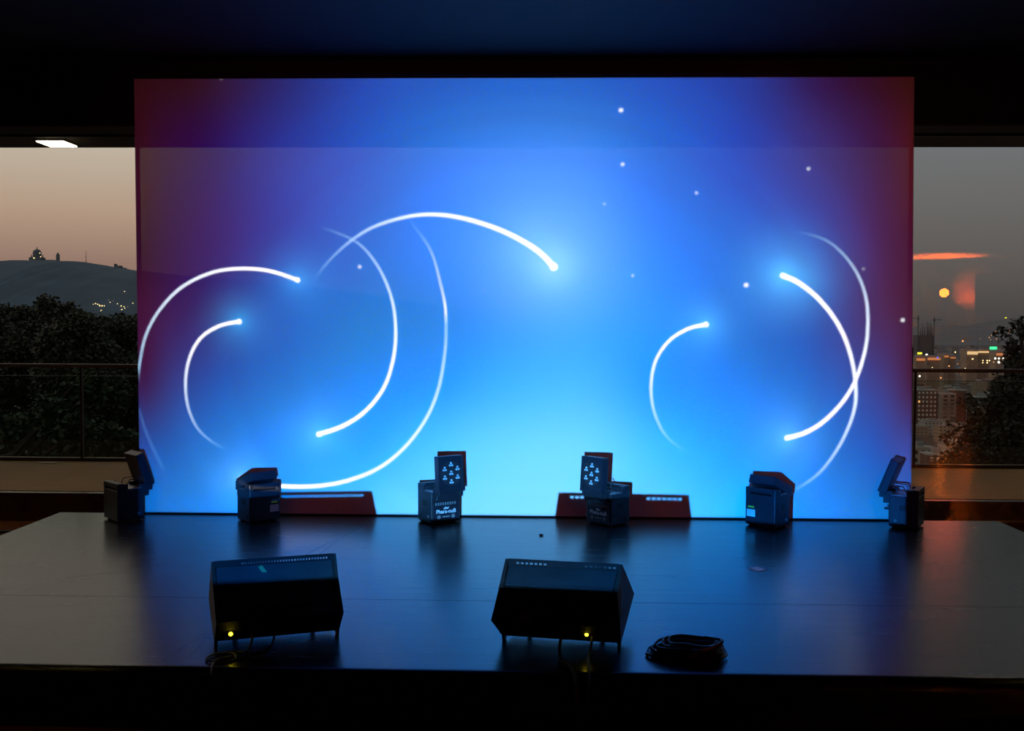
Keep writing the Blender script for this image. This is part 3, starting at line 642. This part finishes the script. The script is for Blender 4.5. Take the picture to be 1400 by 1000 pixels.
# little lights at the foot of the hill and over the city
wl_ = emis('far_warm_light', (1, .72, .30), 2.2); ol_ = emis('far_orange_light', (1, .45, .15), 1.1); gl_ = emis('far_green_light', (.05, 1, .35), 1.6); yl_ = emis('far_yellow_light', (.9, .9, .05), 1.3); bl_ = emis('far_blue_light', (.1, .15, 1), 1.2); ww_ = emis('far_white_light', (1, .95, .8), 2.0)
lm = {}
def far_light(x, y, z, r, m, label, group):
    if m.name not in lm:
        o = MB().ball((0, 0, 0), 1, 8, 6).build('street_light', m); lm[m.name] = o.data
    else: o = link('street_light', lm[m.name])
    o.location = (x, y, z); o.scale = (r, r, r); tag(o, label, 'light', group); return o
def at(px, py, D):    # the bearing and drop that a map of the view gives for a lamp standing D metres off
    tx = (px-700)/1400; tz = (446-py-(px-700)*.0044)/1400
    return (D*(tx*math.cos(_y)-math.sin(_y))/(math.cos(_y)+tx*math.sin(_y)), D, 1.7+D*tz*1.0)
from mathutils.bvhtree import BVHTree
bpy.context.view_layer.update(); _dg = bpy.context.evaluated_depsgraph_get()
_bv = [BVHTree.FromObject(bpy.data.objects[n_], _dg) for n_ in ('terrain_hill', 'terrain_hill_far')]
def on_hill(k, px_, py_):
    o_ = Vector((0, 0, 1.7)); d_ = (Vector(at(px_, py_, 1000))-o_).normalized(); h_ = _bv[k].ray_cast(o_, d_)[0]
    return tuple(h_-d_*3) if h_ else at(px_, py_, 2200)
for px_, py_, r_ in [(128,422,1.5),(131,421,2.2),(134,422,2.4),(137,424,2.4),(140,424,2.6),(143,424,2),(136,423,1.6),(139,430,1.6),(138,431,1.2),(151,419,1.6),(161,421,1.8),(166,424,2.4),(170,425,2),(171,427,1.8),(167,429,2.6),(171,404,1.8),(182,420,1.8),(149,416,1),(155,417,1),(175,425,1)]:
    x, y, z = on_hill(0, px_, py_); far_light(x, y, z, r_*.45*y/1900, wl_ if r_ > 1.1 else ol_, 'pinprick warm light at the foot of the dark hill on the left', 'lights at the foot of the hill')
for px_, py_, r_ in [(9,429,2),(33,426,1.2),(55,437,1)]:
    x, y, z = on_hill(0, px_, py_); far_light(x, y, z, r_*.5*y/1500, ol_, 'pinprick light twinkling between the treetops on the left', 'lights between the treetops')
for px_, py_, r_ in [(48,359,1.3),(56,352,1),(57,357,.9)]:
    x, y, z = on_hill(0, px_, py_); far_light(x, y, z, r_*1.1, wl_, 'pinprick light beside the hilltop church', 'lights by the hilltop church')

# ------------------------------------------------------------------ city to the right
cm = [mat('city_plaster_%s' % n_, c, .9, var=.25, scale=.06) for n_, c in [('pale', (.48, .45, .44)), ('grey', (.30, .30, .31)), ('brown', (.20, .095, .075)), ('buff', (.36, .26, .19)), ('dark', (.075, .075, .08))]]
roof_m = mat('city_roof', (.36, .27, .25), .9, var=.3, scale=.1); win_d = mat('far_window_dark', (.02, .025, .03), .3); win_p = mat('far_blind_pale', (.7, .7, .7), .6)
facade = []
for k, c in enumerate([(.46, .43, .42), (.30, .30, .31), (.27, .16, .13), (.40, .31, .25)]):
    m = bpy.data.materials.new('far_facade_%d' % k); m.use_nodes = True; nt = m.node_tree; b = nt.nodes['Principled BSDF']; t = N(nt, 'ShaderNodeTexCoord'); g = N(nt, 'ShaderNodeNewGeometry')
    s1 = N(nt, 'ShaderNodeSeparateXYZ'); nt.links.new(g.outputs['Position'], s1.inputs[0])
    hx = math_(nt, 'ADD', s1.outputs[0], s1.outputs[1]); cbn = N(nt, 'ShaderNodeCombineXYZ'); nt.links.new(hx, cbn.inputs[0]); nt.links.new(s1.outputs[2], cbn.inputs[1])
    br = N(nt, 'ShaderNodeTexBrick'); br.offset = 0; br.inputs['Scale'].default_value = 1; br.inputs['Brick Width'].default_value = 3.4; br.inputs['Row Height'].default_value = 3.1; br.inputs['Mortar Size'].default_value = 1.0; br.inputs['Mortar Smooth'].default_value = 0
    br.inputs['Color1'].default_value = (.03, .035, .04, 1); br.inputs['Color2'].default_value = (.16, .15, .14, 1); br.inputs['Mortar'].default_value = (*c, 1)
    nt.links.new(cbn.outputs[0], br.inputs[0]); nt.links.new(br.outputs[0], b.inputs['Base Color']); b.inputs['Roughness'].default_value = .8; facade.append(m)
# far blocks: one wall body with a roof slab and a stair head, copies share their meshes
protos = []
for k in range(4):
    w = MB().box(-.5, .5, -.5, .5, 0, 1).build('apartment_building', facade[k]); r_ = MB().box(-.52, .52, -.52, .52, 1, 1.03).build('roof', roof_m if k % 2 else cm[1]); q = MB().box(-.2, .15, -.1, .2, 1.03, 1.16).build('stair_head', cm[(k+1) % 4])
    protos.append((w.data, r_.data, q.data))
    for o in (w, r_, q): bpy.data.objects.remove(o)
words = ['pale', 'grey', 'brown', 'buff']
rd = random.Random(11); nb = 0; placed = []
D = 640.
while D < 4600 and nb < 250:
    span = D*.26; a0 = D*.335; k = max(1, int(span/(15+D*.016)))
    for i in range(k):
        x = a0+span*(i+rd.uniform(.15, .85))/k; y = D+rd.uniform(-.03, .03)*D
        wd = rd.uniform(8, 17)*(1+D/2600); dp = rd.uniform(9, 13)*(1+D/2600); hh = rd.choice([9, 11, 13, 15, 17, 19, 22])*(1 if D > 1000 else .75)
        if rd.random() < .06: hh *= 1.6
        if any(abs(x-u)*1.0 < (wd+wu)/2+1 and abs(y-v) < (dp+dv)/2+1 for u, v, wu, dv in placed): continue
        if 350 < x < 460 and 985 < y < 1120: continue
        if 235 < x < 330 and 600 < y < 800: continue
        placed.append((x, y, wd*1.1, dp*1.1)); kk = rd.randrange(4); e = rd.uniform(-.35, .35)*0
        o = link('apartment_building', protos[kk][0]); o.location = (x, y, -99); o.scale = (wd, dp, hh)
        tag(o, '%s %s %s apartment block in the %s of city blocks' % ('broad' if wd > dp*1.35 else 'narrow', 'tall' if hh > 20 else ('mid-height' if hh > 12.5 else 'low'), words[kk], 'nearest rows' if D < 850 else ('second band' if D < 1200 else ('middle band' if D < 1900 else ('far band' if D < 3000 else 'farthest band')))), 'building', 'city blocks beyond the railing')
        link('roof', protos[kk][1], o); link('stair_head', protos[kk][2], o); nb += 1
    D *= 1.085
# nearer buildings with their own windows
def building(x, y, wd, dp, hh, m, label, rows, cols, pane, bands=0, base=-99, rot=0, lit=()):
    b = tag(empty('apartment_building', (x, y, base), rot), label, 'building')
    MB().box(-wd/2, wd/2, -dp/2, dp/2, 0, hh).build('wall', m, b)
    MB().box(-wd/2-.4, wd/2+.4, -dp/2-.4, dp/2+.4, hh, hh+.9).build('parapet', cm[0], b)
    MB().box(-wd*.2, wd*.1, -dp*.2, dp*.2, hh+.9, hh+4).build('stair_head', cm[1], b)
    me_w = None; fw = wd/cols; fh = hh/rows
    for r_ in range(rows):
        for c in range(cols):
            if me_w is None:
                mm = MB().box(-fw*.24, fw*.24, -dp/2-.25, -dp/2+.3, -fh*.25, fh*.25).build('window', pane, b); me_w = mm.data
            else: mm = link('window', me_w, b)
            mm.location = (-wd/2+fw*(c+.5), 0, fh*(r_+.5))
            if (r_, c) in lit:
                mm.data = me_w.copy(); mm.data.materials[0] = ol_
    for k in range(bands):
        z = hh*(k+1)/(bands+1)
        MB().box(-wd/2-.5, wd/2+.5, -dp/2-1.2, -dp/2, z-.6, z+.5).build('balcony', cm[0] if bands < 8 else cm[3], b)
    return b
building(392, 1060, 24, 14, 36, cm[2], 'brown slab block with rows of small pale windows, left of the white-fronted block', 8, 6, win_p, lit=((5, 1),))
building(412, 1050, 14, 14, 33, cm[1], 'narrow block with a white balconied front between brown blocks', 8, 2, win_d, 8)
building(427.5, 1062, 14, 14, 36, cm[2], 'plain brown block right of the white balconied front', 7, 2, cm[2])
building(448, 1050, 24, 14, 30, cm[4], 'dark block with orange-lit balcony bands beside the near tree', 7, 5, win_d, 5)
building(252, 655, 16, 14, 13, cm[2], 'low brown house with a pale roof wall in the nearest row of houses', 3, 4, win_p, base=-92)
building(276, 665, 22, 14, 20, cm[3], 'buff house with a wide grey window band in the nearest row of houses', 2, 3, win_d, base=-92)
building(262, 622, 24, 12, 6, cm[3], 'long low tan roof terrace lowest behind the railing', 1, 5, win_p, base=-92)
building(285, 632, 14, 12, 9, cm[0], 'small white house half hidden by the near tree', 2, 2, win_d, base=-92)
building(258, 700, 14, 10, 16, cm[0], 'white flat-roofed house behind the low brown house', 3, 3, win_d, base=-96)
# long lit buildings in the middle distance
def litblock(px0, px1, py0, py1, D, m, label, body=(0, 0)):
    x0, _, z1 = at(px0, py0, D); x1, _, z0 = at(px1, py1, D); x1 = max(x1, x0+2)
    b = tag(empty('lit_building', ((x0+x1)/2, D, -99)), label, 'building')
    w = (x1-x0)/2
    MB().box(-w*1.05, w*1.05, 2, 30, 0, z1+99+1).build('wall', cm[3], b); MB().box(-w, w, -.5, 2, z0+99, z1+99).build('lit_band', m, b); MB().box(-w*1.07, w*1.07, 1.8, 30.4, z1+100, z1+102).build('roof', roof_m, b)
cream = emis('lit_cream_band', (1, .68, .32), .75); orng = emis('lit_orange_band', (1, .36, .12), .45)
litblock(1323, 1337, 476, 480, 1800, cream, 'long building with a cream lit top floor, left half of the lit pair')
litblock(1338, 1354, 475.5, 477.5, 1830, cream, 'long building with a thin cream lit top floor, right half of the lit pair')
litblock(1363, 1371, 478, 481, 1750, orng, 'small building with an orange lit front beside the treetop')
litblock(1254, 1265, 486, 489, 1500, orng, 'low building with an orange lit front next to the screen edge')
litblock(1269, 1286, 485, 488, 1540, orng, 'longer low building with an orange lit front right of its twin')
litblock(1292, 1297, 482, 484, 1600, orng, 'short building with a dull orange lit top')
litblock(1300, 1307, 484, 485.5, 1620, orng, 'thin orange lit roofline left of the cream lit pair')
sg = tag(empty('rooftop_sign', (*at(1358, 471, 1900)[:2], -99)), 'glowing green sign over the city roofs', 'sign')
_z = at(1358, 471, 1900)[2]+99
MB().box(-6.5, 6.5, -.6, .6, _z-2.4, _z+2.4, .8).build('lit_panel', gl_, sg); MB().box(-6, 6, 1, 14, 0, _z-3).build('tower', cm[1], sg)
sg = tag(empty('rooftop_sign', (*at(1257.5, 479, 1600)[:2], -99)), 'glowing yellow sign close to the screen edge', 'sign')
_z = at(1257.5, 479, 1600)[2]+99
MB().box(-3.6, 3.6, -.6, .6, _z-1.5, _z+1.5, .5).build('lit_panel', yl_, sg); MB().box(-3, 3, 1, 12, 0, _z-2).build('tower', cm[1], sg)
LI = [(1316,462,1.6,ol_),(1267,481,2,ww_),(1282,484.5,1.6,bl_),(1258,510,1.7,ww_),(1287,512,1.4,ol_),(1330,486,1.4,wl_),(1344,488,1.1,wl_),(1344,491,1.1,wl_),(1350,488,1.2,wl_),(1350,491,1.2,wl_),(1353,488,1.1,wl_),(1361,485,1.8,ww_),(1366,485,1.6,ww_),(1372,485,1.5,ww_),(1366,490,2.2,ww_),(1359,490,1,ol_),(1365,463,1.0,ww_),(1306,477,1.2,wl_),(1298,496,1.3,ol_),(1301,500,1,ol_),(1320,499,.9,wl_),(1352,457,1,ol_),(1355,454,1,ol_),(1362,459,1,ol_),(1360,449,.9,ol_),(1368,456,.9,ol_),(1378,450,.9,ol_),(1380,447,.8,ol_),(1397,453,1,ol_),(1392,452,.9,ol_),(1354,460,.8,ol_),(1340,459,.7,ol_),(1310,493,.8,ol_),(1275,498,.8,wl_),(1290,503,.8,ww_)]
for px_, py_, r_, m in LI:
    D = 2600 if py_ < 466 else (1450 if py_ > 483 else 1750)
    x, y, z = on_hill(1, px_, py_) if py_ < 462 else at(px_, py_, D); D = y; far_light(x, y, z, r_*D/1400*.8, m, 'pinprick %s lamp %s beyond the right railing' % ({'far_warm_light': 'warm yellow', 'far_orange_light': 'orange', 'far_white_light': 'white', 'far_blue_light': 'deep blue'}[m.name], 'on the far hillside' if py_ < 466 else ('below the handrail line' if py_ > 505 else ('among the lit buildings' if py_ > 474 else 'over the roofs'))), 'city lights beyond the railing')
tag(MB().ball((0, 0, 0), 1, 8, 6).build('aircraft_light', yl_, loc=at(1374, 430, 3000)), 'lone yellow light hanging above the far hills', 'light'); bpy.data.objects['aircraft_light'].scale = (3.2, 2, 1.6)
# spired basilica and its cranes
bz = at(1262, 466, 2900)
bs_ = tag(empty('spired_basilica', (bz[0], bz[1], -99)), 'dark many-spired basilica rising over the city beside the screen', 'church')
h0 = bz[2]+99
MB().box(-22, 24, -18, 18, 0, h0+24, .5).build('nave', far_dark, bs_)
for dx, dy, hh in [(-14, -14, 46), (-8, -14, 54), (-2, -14, 50), (5, -14, 62), (10, -12, 56), (15, -12, 60), (20, -10, 52), (0, 8, 58)]:
    MB().cyl((dx, dy, h0+16), (dx, dy, h0+hh), 2.6, 8, .5).build('spire', far_dark, bs_)
for px_, hh, arm, lb in [(1254.5, 78, -26, 'tower crane close to the screen edge, left of the basilica'), (1276.5, 74, 20, 'tower crane right of the basilica')]:
    p = at(px_, 466, 2880); c_ = tag(empty('tower_crane', (p[0], p[1], -99)), lb, 'crane'); hz = p[2]+99
    MB().box(-1, 1, -1, 1, 0, hz+hh).build('mast', far_dark, c_); MB().box(min(0, arm)-6, max(0, arm), -.8, .8, hz+hh-8, hz+hh-6.5).build('jib', far_dark, c_); MB().box(-2, 2, -2, 2, hz+hh-12, hz+hh-8).build('cab', far_dark, c_)

# ------------------------------------------------------------------ trees beyond the terrace
leaf_m = mat('leaf_dark', (.040, .050, .026), .6, var=.4, scale=2); leaf_b = mat('leaf_warm', (.026, .026, .014), .6, var=.4, scale=2); bark = mat('bark', (.03, .024, .018), .9)
def leaves(cl, n, size, seed, name, m, parent, org):
    g = np.random.default_rng(seed); w = np.array([c[3]**2 for c in cl]); w = w/w.sum(); idx = g.choice(len(cl), n, p=w)
    c = np.array([q[:3] for q in cl])[idx]-np.array(org); rr_ = np.array([q[3] for q in cl])[idx]
    d = g.normal(size=(n, 3)); d /= np.linalg.norm(d, axis=1)[:, None]
    pos = c+d*(rr_*g.uniform(.35, 1.08, n)**.6)[:, None]
    a = g.normal(size=(n, 3)); a[:, 2] = a[:, 2]*.6-.3; a /= np.linalg.norm(a, axis=1)[:, None]
    b = np.cross(a, g.normal(size=(n, 3))); b /= np.linalg.norm(b, axis=1)[:, None]
    L = (size*g.uniform(.6, 1.3, n))[:, None]; Wd = L*.32
    Q = np.stack([pos, pos+a*L*.5+b*Wd, pos+a*L, pos+a*L*.5-b*Wd], 1)
    return quads(name, Q, m, parent, 'stuff')
def tree(org, cl, n, size, seed, label, m, twigs=()):
    t = tag(empty('tree', org), label, 'tree', 'trees beyond the terrace')
    tr_ = MB(); o = Vector(org)
    hub = Vector((0, 0, max(.5, (min(c[2] for c in cl)-org[2])*.9)))
    tr_.cyl((0, 0, 0), hub, .14, 10, .09); tr_.build('trunk', bark, t)
    br_ = MB()
    for c in cl:
        e = Vector(c[:3])-o; mid = hub.lerp(e, .5)+Vector((0, 0, -.15*(e-hub).length)); br_.tube([hub, mid, e], .03, 5)
    for a_, b_ in twigs: br_.tube([Vector(a_)-o, (Vector(a_)+Vector(b_))/2-o+Vector((.03, 0, .02)), Vector(b_)-o], .008, 5)
    q = br_.build('branches', bark, t); leaves(cl, n, size, seed, 'leaves', m, t, org); return t
def cl_at(lst, D, sd, dn=0):
    rd = random.Random(sd); out = []
    for px_, py_, rp in lst:
        d = D+rd.uniform(-1, 1); x, y, z = at(px_, py_+dn, d); out.append((x, y, z, rp*d/1400))
    return out
tree((-11.5, 20, -6), cl_at([(-30,450,42),(15,448,38),(60,438,30),(66,412,14),(60,404,8),(76,418,10),(30,425,14),(10,424,12),(45,470,40),(0,500,50),(60,510,50),(-50,500,60),(20,560,60),(-20,600,60)], 20, 1, 13), 42000, .085, 1, 'broad dark tree rising highest in front of the hill, beyond the left railing', leaf_m)
tree((-8.9, 18, -5.5), cl_at([(95,432,20),(92,419,9),(110,445,24),(85,470,36),(120,480,38),(90,520,48),(130,540,44),(85,580,50),(120,610,44)], 18, 2, 10), 34000, .08, 2, 'dark leafy tree beyond the left railing, just left of the hill lights', leaf_m)
tree((-7.6, 22, -7), cl_at([(140,447,18),(165,446,18),(190,448,20),(150,475,34),(190,480,40),(160,520,44),(205,530,50),(160,580,50),(200,600,50),(240,480,40),(250,560,60)], 22, 3, 6), 38000, .08, 3, 'dark tree beyond the left railing, nearest to the edge of the screen', leaf_m)
tree((-8.3, 14.2, -3.2), cl_at([(112,520,14),(125,540,18),(90,545,16),(70,575,24),(100,600,26),(140,610,26),(20,600,26),(50,620,22),(170,620,26)], 14.2, 4), 5000, .10, 4, 'low green shrub close behind the left glass panes', mat('shrub_green', (.030, .055, .016), .6, var=.4, scale=2))
tree((8.1, 16.5, -5), cl_at([(1402,448,10),(1393,438,3),(1384,470,10),(1390,490,16),(1402,505,22),(1380,530,24),(1360,548,16),(1395,555,34),(1345,575,22),(1370,585,34),(1335,600,20),(1320,618,16),(1355,620,34),(1400,610,44),(1440,520,40),(1450,590,60),(1303,628,12),(1380,650,44),(1330,640,26)], 16.5, 5), 34000, .075, 5, 'dark tree close beyond the right railing, hiding part of the city', leaf_b,
     twigs=[(at(1390, 470, 16.5), at(1372, 450, 16.4)), (at(1400, 450, 16.5), at(1390, 432, 16.4)), (at(1345, 560, 16.5), at(1322, 545, 16.4)), (at(1330, 600, 16.5), at(1300, 590, 16.4)), (at(1318, 615, 16.5), at(1290, 622, 16.4)), (at(1392, 540, 16.5), at(1366, 515, 16.4))])
leaves([(*at(1374, 452, 16.4), .14), (*at(1391, 434, 16.4), .10), (*at(1326, 547, 16.4), .16), (*at(1300, 592, 16.4), .12), (*at(1288, 624, 16.4), .14), (*at(1368, 518, 16.4), .16), (*at(1310, 575, 16.4), .12)], 330, .09, 8, 'leaves', leaf_b, bpy.data.objects['tree.004'], (8.1, 16.5, -5))

# drop the anonymous blocks that would run into a building made by hand
def bbx(o):
    P = [c.matrix_world @ Vector(q) for c in [o]+list(o.children_recursive) if c.type == 'MESH' for q in c.bound_box]
    return [min(p[i] for p in P) for i in range(3)]+[max(p[i] for p in P) for i in range(3)]
bpy.context.view_layer.update()
spec_ = [o for o in bpy.data.objects if o.get('category') in ('building', 'sign', 'church', 'crane') and o.get('group') != 'city blocks beyond the railing']
sb = [bbx(o) for o in spec_]
for o in [o for o in bpy.data.objects if o.get('group') == 'city blocks beyond the railing']:
    b = bbx(o)
    if any(b[0] < q[3]+1 and b[3] > q[0]-1 and b[1] < q[4]+1 and b[4] > q[1]-1 for q in sb):
        for c in list(o.children): bpy.data.objects.remove(c)
        bpy.data.objects.remove(o)
